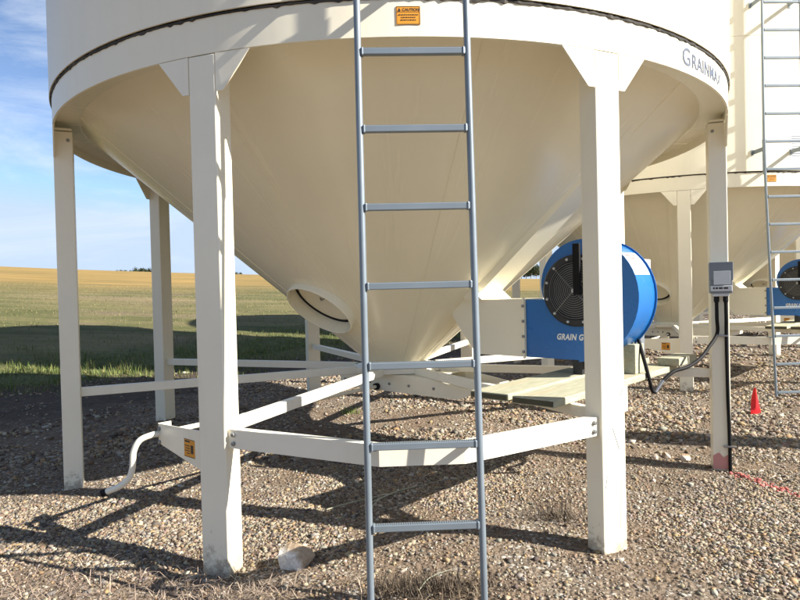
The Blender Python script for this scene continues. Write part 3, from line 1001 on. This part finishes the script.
# ------------------------------------------------------------------ switch box and cables on the right leg of the foreground bin
a_ = R(67.5)
nF = Vector((math.sin(a_), -math.cos(a_), 0))
tF = Vector((math.cos(a_), math.sin(a_), 0))
face = nF * (RR - 0.056) - tF * 0.071
def make_switch():
    root = empty('switch_box', (0, 0, 0))
    # local: x across (outwards), y into the leg, z up
    body = MB().box((0, -0.043, 0.0), (0.135, 0.085, 0.205), bevel=0.006).build('case', 'greybox', root)
    MB().box((0, -0.088, 0.045), (0.142, 0.010, 0.120), bevel=0.003).build('door', 'greybox', root)
    pl = MB().box((0.004, -0.0945, 0.000), (0.100, 0.003, 0.090), bevel=0.001).build('label_plate', 'lightgrey', root)
    MB().box((0.0, -0.088, -0.070), (0.128, 0.008, 0.036), bevel=0.003).build('lower_panel', 'lightgrey', root)
    m = MB()
    for x, w in ((-0.045, 0.010), (-0.028, 0.014), (-0.005, 0.022), (0.026, 0.026)):
        m.box((x, -0.0928, -0.068), (w, 0.0015, 0.012))
    m.build('print', 'ink', pl)
    MB().box((0.0, -0.045, -0.112), (0.10, 0.06, 0.022), bevel=0.006).build('gland_plate', 'lightgrey', root)
    for x in (-0.025, 0.03):
        MB().lathe([(0.001, 0.0), (0.017, 0.0), (0.017, -0.035), (0.012, -0.045), (0.001, -0.045)], 12, o=(x, -0.045, -0.120)).build('cable_gland', 'rubber', root)
    return root
sb = make_switch()
sbs = [sb]
for i, o in enumerate(sbs):
    o.location = bin_to_world(i, face + ZV * 1.274)
    o.rotation_euler = (0, 0, BIN_RZ + math.atan2(nF.y, nF.x))
    tag(o, 'grey electrical switch box with pale label strapped on right leg', 'switch box')
def fl_(x, y, z):
    """point in the switch box frame: x outwards along the face, y out of the face, z up"""
    return bin_to_world(0, face + nF * x - tF * y + ZV * z)
gA = fl_(-0.025, 0.045, 1.112)
gB = fl_(0.03, 0.045, 1.112)
pA = [gA, fl_(-0.024, 0.04, 1.0), fl_(-0.022, 0.022, 0.90), (2.062, 4.10, 0.82), (1.965, 4.02, 0.757), (1.85, 3.95, 0.712), (1.735, 3.90, 0.690), (1.655, 3.87, 0.64)]
o = MB().tube(smooth_path(pA, 8), 0.0115, 10).build('power_cable', 'rubber')
tag(o, 'black cable curving left from the switch box towards the fan', 'cable')
pC = [(1.655, 3.87, 0.64), (1.625, 3.86, 0.605), (1.597, 3.85, 0.572)]
o = MB().tube(smooth_path(pC, 4), 0.0125, 10).build('cable_connector', 'wire')
tag(o, 'short silver conduit joining the two black fan cables', 'cable connector')
pD = [(1.597, 3.85, 0.572), (1.575, 3.842, 0.585), (1.553, 3.83, 0.655), (1.520, 3.84, 0.80), (1.500, 3.90, 0.95), (1.46, 4.00, 1.10)]
o = MB().tube(smooth_path(pD, 8), 0.0115, 10).build('power_cable', 'rubber')
tag(o, 'black cable hanging in a loop below the blue fan', 'cable')
pB = [gB, fl_(0.032, 0.04, 1.0), fl_(0.034, 0.018, 0.88), fl_(0.038, 0.014, 0.5), fl_(0.044, 0.014, 0.2), fl_(0.046, 0.014, -0.05)]
o = MB().tube(smooth_path(pB, 8), 0.0115, 10).build('power_cable', 'rubber')
tag(o, 'black cable running straight down the right leg into the gravel', 'cable')
clip = MB().box((0, 0, 0), (0.075, 0.024, 0.012), bevel=0.003).mesh('cable_clip', 'wire')
for x, z, lab in ((0.005, 0.885, 'small grey clip across both cables below the switch box'), (0.042, 0.14, 'small grey clip holding the cable near the foot of right leg')):
    o = link('cable_clip', clip)
    o.location = fl_(x, 0.022, z)
    o.rotation_euler = (0, 0, BIN_RZ + math.atan2(nF.y, nF.x))
    tag(o, lab, 'clip')
# red spray paint at the foot of that leg
lg = legs1[1]
m = MB()
LWh, LDo = 0.071, 0.112
vv = []
n = 16
prof_ = []
rr = random.Random(5)
for k in range(n + 1):
    prof_.append(((k / n) * LDo, 0.062 + 0.006 * rr.random() + 0.012 * math.sin(k * 0.7) + 0.02 * k / n))
x_ = -LWh - 0.0015
for d_, h in prof_:
    vv += [(x_, -RR + d_, -0.02), (x_, -RR + d_, h)]
m.add(vv, [(2 * k, 2 * k + 1, 2 * k + 3, 2 * k + 2) for k in range(n)])
m.build('paint_mark', 'redpaint', lg, smooth=False)
for x_, z0_, z1_, tl_ in ((0.036, 0.10, 0.33, 0.03), (0.012, 0.47, 0.58, -0.35), (-0.05, 0.30, 0.36, 0.2), (0.05, 0.72, 0.76, 0.5)):
    o = MB().box((0, 0, 0), (0.0035, 0.001, z1_ - z0_)).build('scratch', 'greybox', legs1[0])
    o.location = (x_, -RR - 0.0003, (z0_ + z1_) / 2)
    o.rotation_euler = (0, tl_, 0)
# poster on second bin's wall and sticker on its ring (behind its ladder)
m = MB().lathe([(RW + 0.0005, 2.62), (RW + 0.002, 2.62), (RW + 0.002, 2.92), (RW + 0.0005, 2.92)], 8, closed=True, a0=-math.pi / 2 + 0.088, a1=-math.pi / 2 + 0.18)
po = m.build('notice_sheet', 'white', bins[1])
m = MB()
for k in range(9):
    z = 2.65 + k * 0.028
    m.lathe([(RW + 0.0028, z), (RW + 0.0028, z + 0.010)], 6, a0=-math.pi / 2 + 0.095, a1=-math.pi / 2 + (0.17 if k % 3 else 0.15))
m.build('notice_print', 'greybox', po, smooth=False)

# ------------------------------------------------------------------ gravel
def ico():
    bm = bmesh.new()
    bmesh.ops.create_icosphere(bm, subdivisions=1, radius=1.0)
    v = np.array([x.co[:] for x in bm.verts])
    f = np.array([[x.index for x in fc.verts] for fc in bm.faces])
    bm.free()
    return v, f
ICO_V, ICO_F = ico()
OCT_V = np.array([(1, 0, 0), (-1, 0, 0), (0, 1, 0), (0, -1, 0), (0, 0, 1), (0, 0, -1)], float)
OCT_F = np.array([(0, 2, 4), (2, 1, 4), (1, 3, 4), (3, 0, 4), (2, 0, 5), (1, 2, 5), (3, 1, 5), (0, 3, 5)])
_c = [(-1, -1, -1), (1, -1, -1), (1, 1, -1), (-1, 1, -1), (-1, -1, 1), (1, -1, 1), (1, 1, 1), (-1, 1, 1)]
CUB_V = np.array(_c, float) * 0.72
CUB_F = np.array([(0, 2, 1), (0, 3, 2), (4, 5, 6), (4, 6, 7), (0, 1, 5), (0, 5, 4), (1, 2, 6), (1, 6, 5), (2, 3, 7), (2, 7, 6), (3, 0, 4), (3, 4, 7)])
PAL = np.array([(.43, .35, .25), (.33, .295, .25), (.62, .56, .46), (.25, .175, .12), (.46, .32, .17), (.15, .12, .10), (.50, .41, .295), (.37, .265, .20)])
PW = np.array([.23, .17, .09, .14, .08, .08, .15, .06])
def stones(name, x, y, size, V, F, label, color=None, sink=0.25, cat='gravel'):
    n = len(x)
    nv, nf = len(V), len(F)
    sc = size[:, None] * np.stack([rng.uniform(.75, 1.35, n), rng.uniform(.6, 1.0, n), rng.uniform(.42, .8, n)], -1)
    P = V[None] * rng.uniform(0.68, 1.22, (n, nv, 1)) * sc[:, None, :]
    # tilt then spin
    tx = rng.normal(0, .45, n)
    cz, sz = np.cos(tx), np.sin(tx)
    yv = P[:, :, 1] * cz[:, None] - P[:, :, 2] * sz[:, None]
    zv = P[:, :, 1] * sz[:, None] + P[:, :, 2] * cz[:, None]
    th = rng.uniform(0, 2 * np.pi, n)
    c_, s_ = np.cos(th)[:, None], np.sin(th)[:, None]
    xv = P[:, :, 0] * c_ - yv * s_
    yv2 = P[:, :, 0] * s_ + yv * c_
    z = ground_z(x, y) + sc[:, 2] * (0.5 - sink)
    Q = np.stack([xv + x[:, None], yv2 + y[:, None], zv + z[:, None]], -1).reshape(-1, 3)
    Fq = (F[None] + (np.arange(n) * nv)[:, None, None]).reshape(-1, 3)
    me = bpy.data.meshes.new(name)
    me.vertices.add(len(Q))
    me.vertices.foreach_set('co', Q.ravel().astype(np.float32))
    me.loops.add(Fq.size)
    me.loops.foreach_set('vertex_index', Fq.ravel().astype(np.int32))
    me.polygons.add(len(Fq))
    me.polygons.foreach_set('loop_start', (np.arange(len(Fq)) * 3).astype(np.int32))
    me.update(calc_edges=True)
    me.validate()
    if color is None:
        ci = rng.choice(len(PAL), n, p=PW / PW.sum())
        cc = PAL[ci] * 0.74 * rng.uniform(.75, 1.2, (n, 1)) * rng.uniform(.94, 1.06, (n, 3))
    else:
        cc = np.array(color)[None] * rng.uniform(.6, 1.3, (n, 1))
    ca = me.color_attributes.new('col', 'FLOAT_COLOR', 'POINT')
    full = np.concatenate([np.repeat(cc, nv, 0), np.ones((n * nv, 1))], 1)
    ca.data.foreach_set('color', full.ravel().astype(np.float32))
    me.materials.append(M['stone'])
    o = link(name, me)
    tag(o, label, cat, kind='stuff')
    return o

def patch(x, y, s=1.0):
    return (np.sin(1.9 * s * x + 0.7) * np.sin(2.3 * s * y + 1.1) + 0.6 * np.sin(4.7 * s * x - 3.1 * s * y) + 0.5 * np.sin(3.1 * s * x + 5.3 * s * y + 2.0)) / 2.1

def sample(n, d0, d1, keep_bare=0.55):
    d = np.sqrt(rng.uniform(d0 ** 2, d1 ** 2, n * 3))
    t = rng.uniform(-0.80, 0.80, n * 3)
    x = t * d * 1.0 + rng.uniform(-.3, .3, n * 3)
    y = d
    s = PAD_M[0] * x + PAD_M[1] * y
    edge = s + 0.8 * patch(x, y, .3)
    p = np.where(edge < PAD_EDGE - 2.6, 1.0, np.where(edge < PAD_EDGE - 1.9, 0.4, np.where(edge < PAD_EDGE, 0.05, 0.0)))
    bare = np.maximum(patch(x, y) + .35 * patch(x, y, 2.7), 1.2 * patch(x + 3, y + 1, .42))
    p = p * (1 - (1 - keep_bare) * smoothstep(-0.02, 0.36, bare))
    corner = smoothstep(0.25, -0.35, (y - 3.12) - 0.35 * (x + 1.0) + .25 * patch(x, y, 1.6)) * smoothstep(-0.2, -1.0, x)
    p = p * (1 - 0.88 * corner)
    k = rng.random(len(x)) < p
    return x[k][:n], y[k][:n]

x, y = sample(92000, 1.9, 4.6, 0.13)
size = np.clip(rng.lognormal(math.log(0.0060), 0.42, len(x)), 0.003, 0.019)
stones('gravel', x, y, size, CUB_V, CUB_F, 'coarse tan and grey gravel in the near foreground')
x, y = sample(54000, 4.6, 9.0, 0.10)
size = np.clip(rng.lognormal(math.log(0.0100), 0.45, len(x)), 0.005, 0.034)
stones('gravel', x, y, size, CUB_V, CUB_F, 'tan and grey gravel spread below and beyond the bins')
x, y = sample(26000, 9.0, 26.0)
size = np.clip(rng.lognormal(math.log(0.030), 0.35, len(x)), 0.012, 0.06)
stones('gravel', x, y, size, OCT_V, OCT_F, 'distant gravel and dirt clods behind the bins')
# sprayed red line: the painted stones themselves
t = rng.uniform(0, 1, 900)
lx = 2.225 + (2.52 - 2.225) * t + rng.normal(0, .020, 900)
ly = 4.10 + (3.10 - 4.10) * t + rng.normal(0, .020, 900)
kk = rng.random(900) < 0.18 + 0.4 * np.sin(t * 37) ** 2
lx, ly = lx[kk], ly[kk]
stones('painted_stones', lx, ly, np.clip(rng.lognormal(math.log(.0095), .3, len(lx)), .005, .02), ICO_V, ICO_F, 'red spray painted line of gravel running from the right leg', (.52, .15, .13), sink=0.0, cat='painted line')

# larger single rocks
def rock(x, y, s, sx, sy, sz, color, label, seed, rz=0.0):
    bm = bmesh.new()
    r_ = random.Random(seed)
    for _ in range(22):
        p = Vector((r_.gauss(0, 1), r_.gauss(0, 1), r_.gauss(0, 1))).normalized() * r_.uniform(.85, 1.1)
        bm.verts.new((p.x * sx * s, p.y * sy * s, p.z * sz * s))
    res = bmesh.ops.convex_hull(bm, input=bm.verts[:])
    bmesh.ops.delete(bm, geom=[v for v in bm.verts if not v.link_faces], context='VERTS')
    bmesh.ops.bevel(bm, geom=bm.edges[:], offset=s * .05, segments=1, affect='EDGES')
    bmesh.ops.subdivide_edges(bm, edges=bm.edges[:], cuts=1, use_grid_fill=True)
    for v in bm.verts:
        v.co *= 1 + r_.uniform(-.02, .02)
    me = bpy.data.meshes.new('rock')
    bm.to_mesh(me)
    bm.free()
    ca = me.color_attributes.new('col', 'FLOAT_COLOR', 'POINT')
    cols = []
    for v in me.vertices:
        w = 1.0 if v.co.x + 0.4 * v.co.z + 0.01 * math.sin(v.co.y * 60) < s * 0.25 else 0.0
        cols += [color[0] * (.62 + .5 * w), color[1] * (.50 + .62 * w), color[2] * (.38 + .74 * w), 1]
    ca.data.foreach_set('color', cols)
    me.materials.append(M['stone'])
    o = link('rock', me)
    o.location = (x, y, float(ground_z(x, y)) + s * sz * 0.42)
    o.rotation_euler = (0.15, -0.35, rz)
    tag(o, label, 'rock')
rock(-0.50, 2.85, 0.088, 1.2, .85, .80, (.72, .68, .62), 'pale angular rock on the gravel right of the left front leg', 4, 0.5)
rock(2.06, 4.46, 0.045, 1.1, .9, .7, (.58, .50, .42), 'largest pale stone beside the foot of the right leg', 9, 1.0)
rock(1.95, 4.53, 0.034, 1.2, .8, .8, (.62, .52, .42), 'middle pale stone left of the foot of the right leg', 13, 2.0)
rock(1.86, 4.50, 0.03, 1.0, .9, .7, (.60, .50, .42), 'smallest pale stone of three left of the right leg', 21, 0.3)

# ------------------------------------------------------------------ grass, dry weeds
def blades(name, x, y, h, w, cols, label, lean=0.45, cat='grass', curve=0.5, kind='stuff', z=None, top=True):
    n = len(x)
    th = rng.uniform(0, 2 * np.pi, n)
    ln = np.abs(rng.normal(0, lean, n)) if lean < 2 else rng.uniform(1.22, 1.5, n)
    dx, dy = np.cos(th), np.sin(th)
    px, py = -dy, dx
    z0 = ground_z(x, y) - 0.005 if z is None else z
    phi = np.minimum(ln, 1.5)
    lx1, hz1 = h * .55 * np.sin(phi * .7), h * .55 * np.cos(phi * .7)
    lx2 = h * np.sin(phi)
    vz2 = z0 + 0.006 + h * np.cos(phi)
    hm = hz1 / .95
    V = np.stack([
        np.stack([x - px * w / 2, y - py * w / 2, z0], -1),
        np.stack([x + px * w / 2, y + py * w / 2, z0], -1),
        np.stack([x + dx * lx1 + px * w * .38, y + dy * lx1 + py * w * .38, z0 + hm * .95], -1),
        np.stack([x + dx * lx1 - px * w * .38, y + dy * lx1 - py * w * .38, z0 + hm * .95], -1),
        np.stack([x + dx * lx2, y + dy * lx2, vz2], -1)], 1)
    Q = V.reshape(-1, 3)
    base = np.arange(n) * 5
    quads = np.stack([base, base + 1, base + 2, base + 3], -1)
    tris = np.stack([base + 3, base + 2, base + 4], -1)
    li = np.concatenate([quads.ravel(), tris.ravel()])
    ls = np.concatenate([np.arange(n) * 4, n * 4 + np.arange(n) * 3])
    me = bpy.data.meshes.new(name)
    me.vertices.add(len(Q))
    me.vertices.foreach_set('co', Q.ravel().astype(np.float32))
    me.loops.add(len(li))
    me.loops.foreach_set('vertex_index', li.astype(np.int32))
    me.polygons.add(2 * n)
    me.polygons.foreach_set('loop_start', ls.astype(np.int32))
    me.update(calc_edges=True)
    me.validate()
    cc = np.asarray(cols)
    ca = me.color_attributes.new('col', 'FLOAT_COLOR', 'POINT')
    full = np.concatenate([np.repeat(cc, 5, 0), np.ones((n * 5, 1))], 1)
    ca.data.foreach_set('color', full.ravel().astype(np.float32))
    me.materials.append(M['blade'])
    o = link(name, me)
    tag(o, label, cat, kind=kind)
    return o

def grass_cols(n, green, yellow, k):
    t = np.clip(rng.normal(k, .28, n), 0, 1)[:, None]
    return (np.array(green)[None] * (1 - t) + np.array(yellow)[None] * t) * rng.uniform(.7, 1.25, (n, 1))

# verge grass beyond the pad
n = 150000
d = rng.uniform(6.5, 22, n)
t = rng.uniform(-0.95, 0.12, n)
x, y = d * t, d
s = PAD_M[0] * x + PAD_M[1] * y
p = smoothstep(PAD_EDGE - 1.3, PAD_EDGE + 1.0, s + 1.1 * patch(x, y, .45) + .8 * patch(x, y, 1.9)) * (1 - 0.97 * smoothstep(PAD_EDGE + 2.2, PAD_EDGE + 5.0, s + 1.2 * patch(x, y, .35))) * np.where(patch(x, y, .8) > .25, .25, 1.0) * np.where(patch(x + 2, y, 3.1) > .1, .35, 1.0)
k = rng.random(n) < p
x, y, s = x[k], y[k], s[k]
hh = rng.uniform(.03, .14, len(x)) * np.clip(.75 + .9 * patch(x, y, 2.3), .35, 1.6) * (1 - .55 * smoothstep(PAD_EDGE + 2.5, PAD_EDGE + 6, s)) * (1 + .5 * patch(x, y, .6))
blades('grass', x, y, hh, rng.uniform(.005, .011, len(x)), grass_cols(len(x), (.07, .135, .025), (.25, .225, .09), .42), 'green grass verge at left beyond the gravel yard', lean=.8)
# stubble and cut grass on the field
n = 60000
d = np.sqrt(rng.uniform(13 ** 2, 56 ** 2, n))
t = rng.uniform(-0.80, 0.25, n)
x, y = d * t, d
s = PAD_M[0] * x + PAD_M[1] * y
k = (s > PAD_EDGE + 3.2) & (rng.random(n) < np.where(patch(x * .25, y, .5) > 0, 1.0, .3))
x, y = x[k], y[k]
blades('stubble', x, y, rng.uniform(.02, .075, len(x)), rng.uniform(.008, .02, len(x)), grass_cols(len(x), (.085, .105, .032), (.27, .215, .11), .55), 'pale green and straw stubble on the rising field', cat='stubble')

# dead flattened grass near the foot of the ladder and by the left edge
def patch_blades(cx, cy, sx, sy, n, h0, h1, green, yellow, k, name, label, lean, cat='dry grass', w=(.002, .005), kind='stuff'):
    x = rng.normal(cx, sx, n)
    y = rng.normal(cy, sy, n)
    return blades(name, x, y, rng.uniform(h0, h1, n), rng.uniform(*w, n), grass_cols(n, green, yellow, k), label, lean, cat, kind=kind)
patch_blades(0.10, 2.55, .15, .045, 1300, .02, .10, (.05, .038, .028), (.30, .23, .16), .28, 'dead_weed', 'dead brown weed tangle under the foot of the ladder', 1.5, 'weed')
patch_blades(-1.25, 2.66, .45, .13, 700, .04, .15, (.17, .12, .095), (.46, .36, .28), .5, 'dry_grass', 'flattened dry grass in the bottom left corner', 2.6)
patch_blades(-0.72, 2.62, .17, .05, 260, .04, .13, (.17, .12, .095), (.46, .37, .28), .5, 'dry_grass', 'flattened dry grass in front of the left front leg', 2.6)
patch_blades(0.84, 3.33, 0.08, .05, 260, .03, .14, (.07, .055, .04), (.28, .22, .16), .3, 'dead_weed', 'small dead brown weed left of the right front leg', 1.2, 'weed')
patch_blades(-0.47, 6.02, .04, .035, 90, .04, .10, (.10, .17, .035), (.28, .27, .09), .3, 'grass_tuft', 'small green grass tuft on the gravel under the bin', .6, 'grass tuft', w=(.004, .008), kind=None)
# loose straw stalks
for i, (x0, y0, x1, y1, lab) in enumerate(((-0.42, 3.52, 0.10, 3.86, 'long pale straw lying on the gravel behind the ladder'), (-0.18, 3.62, 0.30, 4.02, 'second pale straw crossing the shadow behind the ladder'), (0.05, 2.52, 0.20, 2.60, 'short pale stalk in the dead weed under the ladder'), (-0.16, 3.40, -0.13, 3.56, 'short upright pale stalk left of the ladder'))):
    pts = []
    for k in range(7):
        tt = k / 6
        xx, yy_ = x0 + (x1 - x0) * tt + .012 * math.sin(tt * 5 + i), y0 + (y1 - y0) * tt + .02 * math.sin(tt * 3.4)
        pts.append((xx, yy_, float(ground_z(xx, yy_)) + .014 + (.05 * tt if i > 1 else .006 * math.sin(tt * 6))))
    MBs = MB().tube(pts, [.0035 - .0018 * k / 6 for k in range(7)], 5)
    me = MBs.mesh('straw', 'wood')
    o = link('straw', me)
    tag(o, lab, 'straw')

# ------------------------------------------------------------------ marker flag
fx, fy = 3.30, 5.73
fz = float(ground_z(fx, fy))
root = empty('marker_flag', (fx, fy, fz))
MB().tube([(0.01, 0, -0.03), (0.0, 0, 0.262)], 0.0025, 6).build('wire_stem', 'wire', root)
m = MB()
vv = []
for k in range(8):
    t_ = k / 7
    zt = 0.255 - 0.245 * t_
    wdt = 0.014 + 0.072 * t_ ** 0.9
    yo = 0.012 * math.sin(t_ * 4.0)
    vv += [(-wdt * 0.55, yo, zt), (0.0, -0.014 - yo * .4, zt - 0.003), (wdt * 0.60, yo * .7, zt + 0.012 * t_)]
ff = []
for k in range(7):
    for j in range(2):
        ff.append((k * 3 + j, k * 3 + j + 1, k * 3 + j + 4, k * 3 + j + 3))
nv = len(vv)
vv += [(x_, y_ + 0.002, z_) for x_, y_, z_ in vv]
ff += [tuple(i + nv for i in f) for f in ff]
m.add(vv, ff)
m.build('flag', 'red', root)
tag(root, 'small bright red marker flag planted in the gravel at right', 'flag')

# ------------------------------------------------------------------ far trees
def make_tree(h, w, seed, col_a=(.022, .035, .014), col_b=(.06, .075, .03)):
    r_ = np.random.default_rng(seed)
    root = empty('tree', (0, 0, 0))
    m = MB()
    m.tube([(0, 0, -0.5), (0.02 * h, 0, h * .3), (0, 0.03 * h, h * .7)], [h * .028, h * .02, h * .008], 6)
    for k in range(5):
        a = k * 1.3 + seed
        m.tube([(0.015 * h, 0, h * (.28 + .08 * k)), (math.cos(a) * w * .3, math.sin(a) * w * .3, h * (.5 + .07 * k))], [h * .012, h * .004], 5)
    m.build('trunk', 'wood', root)
    n = 900
    cl = r_.normal(0, 1, (14, 3))
    cl /= np.linalg.norm(cl, axis=1)[:, None]
    cl *= r_.uniform(.35, .8, (14, 1))
    c_ = cl[r_.integers(0, 14, n)] + r_.normal(0, .17, (n, 3))
    c_ = c_ * np.array([w * .5, w * .5, h * .46]) + np.array([0, 0, h * .50])
    s_ = h * r_.uniform(.03, .06, n)
    u = r_.normal(0, 1, (n, 3)); u /= np.linalg.norm(u, axis=1)[:, None]
    v = np.cross(u, r_.normal(0, 1, (n, 3))); v /= np.linalg.norm(v, axis=1)[:, None]
    Q = np.stack([c_ - u * s_[:, None], c_ + v * s_[:, None] * .7, c_ + u * s_[:, None], c_ - v * s_[:, None] * .7], 1).reshape(-1, 3)
    me = bpy.data.meshes.new('crown')
    me.from_pydata(Q.tolist(), [], [(4 * i, 4 * i + 1, 4 * i + 2, 4 * i + 3) for i in range(n)])
    ca = me.color_attributes.new('col', 'FLOAT_COLOR', 'POINT')
    t_ = r_.random((n, 1))
    cc = np.array(col_a) * (1 - t_) + np.array(col_b) * t_
    ca.data.foreach_set('color', np.concatenate([np.repeat(cc, 4, 0), np.ones((4 * n, 1))], 1).ravel().astype(np.float32))
    me.materials.append(M['leaf'])
    link('crown', me, root)
    return root
protos = [make_tree(9.0, 10.0, 3), make_tree(11.0, 12.0, 5)]
far = [(123, 430, .46), (127, 440, .48), (131, 430, .5), (135, 440, .46), (141, 420, .5), (145, 430, .64), (149, 425, .66), (154, 435, .64), (160, 430, .6), (240, 430, .45), (246, 440, .5)]
near = [(521, 240, .5), (526, 236, .52), (531, 230, .55), (536, 236, .55), (541, 232, .56), (546, 240, .55)]
words = ['first', 'second', 'third', 'fourth', 'fifth', 'sixth', 'seventh', 'eighth', 'ninth', 'tenth', 'eleventh']
used = [False, False]
for grp, lst, txt in (('dark trees on the left horizon', far, 'tiny dark tree on the skyline, %s from the left'), ('dark trees behind the bins', near, 'small dark tree beyond the golden field behind fan, %s from left')):
    for i, (px, rho, sc) in enumerate(lst):
        j = i % 2
        o = protos[j] if not used[j] else copy_tree(protos[j])
        used[j] = True
        tx = (px - 400) / 623.0
        yv = rho / math.sqrt(1 + tx * tx)
        xv = tx * yv
        o.location = (xv, yv, float(ground_z(xv, yv)))
        o.rotation_euler = (0, 0, i * 1.1)
        o.scale = (sc, sc, sc)
        tag(o, txt % words[i], 'tree', grp)

# ------------------------------------------------------------------ added pole out of frame at right, to cast a shadow on the gravel
root = empty('shadow_pole', (8.05, 3.02, 0.0))
MB().tube([(0, 0, -0.3), (0, 0, 2.4), (0, 0, 4.55)], [0.22, 0.205, 0.185], 16).build('pole', 'wood', root)
MB().box((0.0, -0.24, 1.6), (0.34, 0.16, 0.46), bevel=0.01).build('pole_box', 'greybox', root)
tag(root, 'added wooden pole with grey box, out of frame, to cast a shadow on the gravel', 'shadow caster')
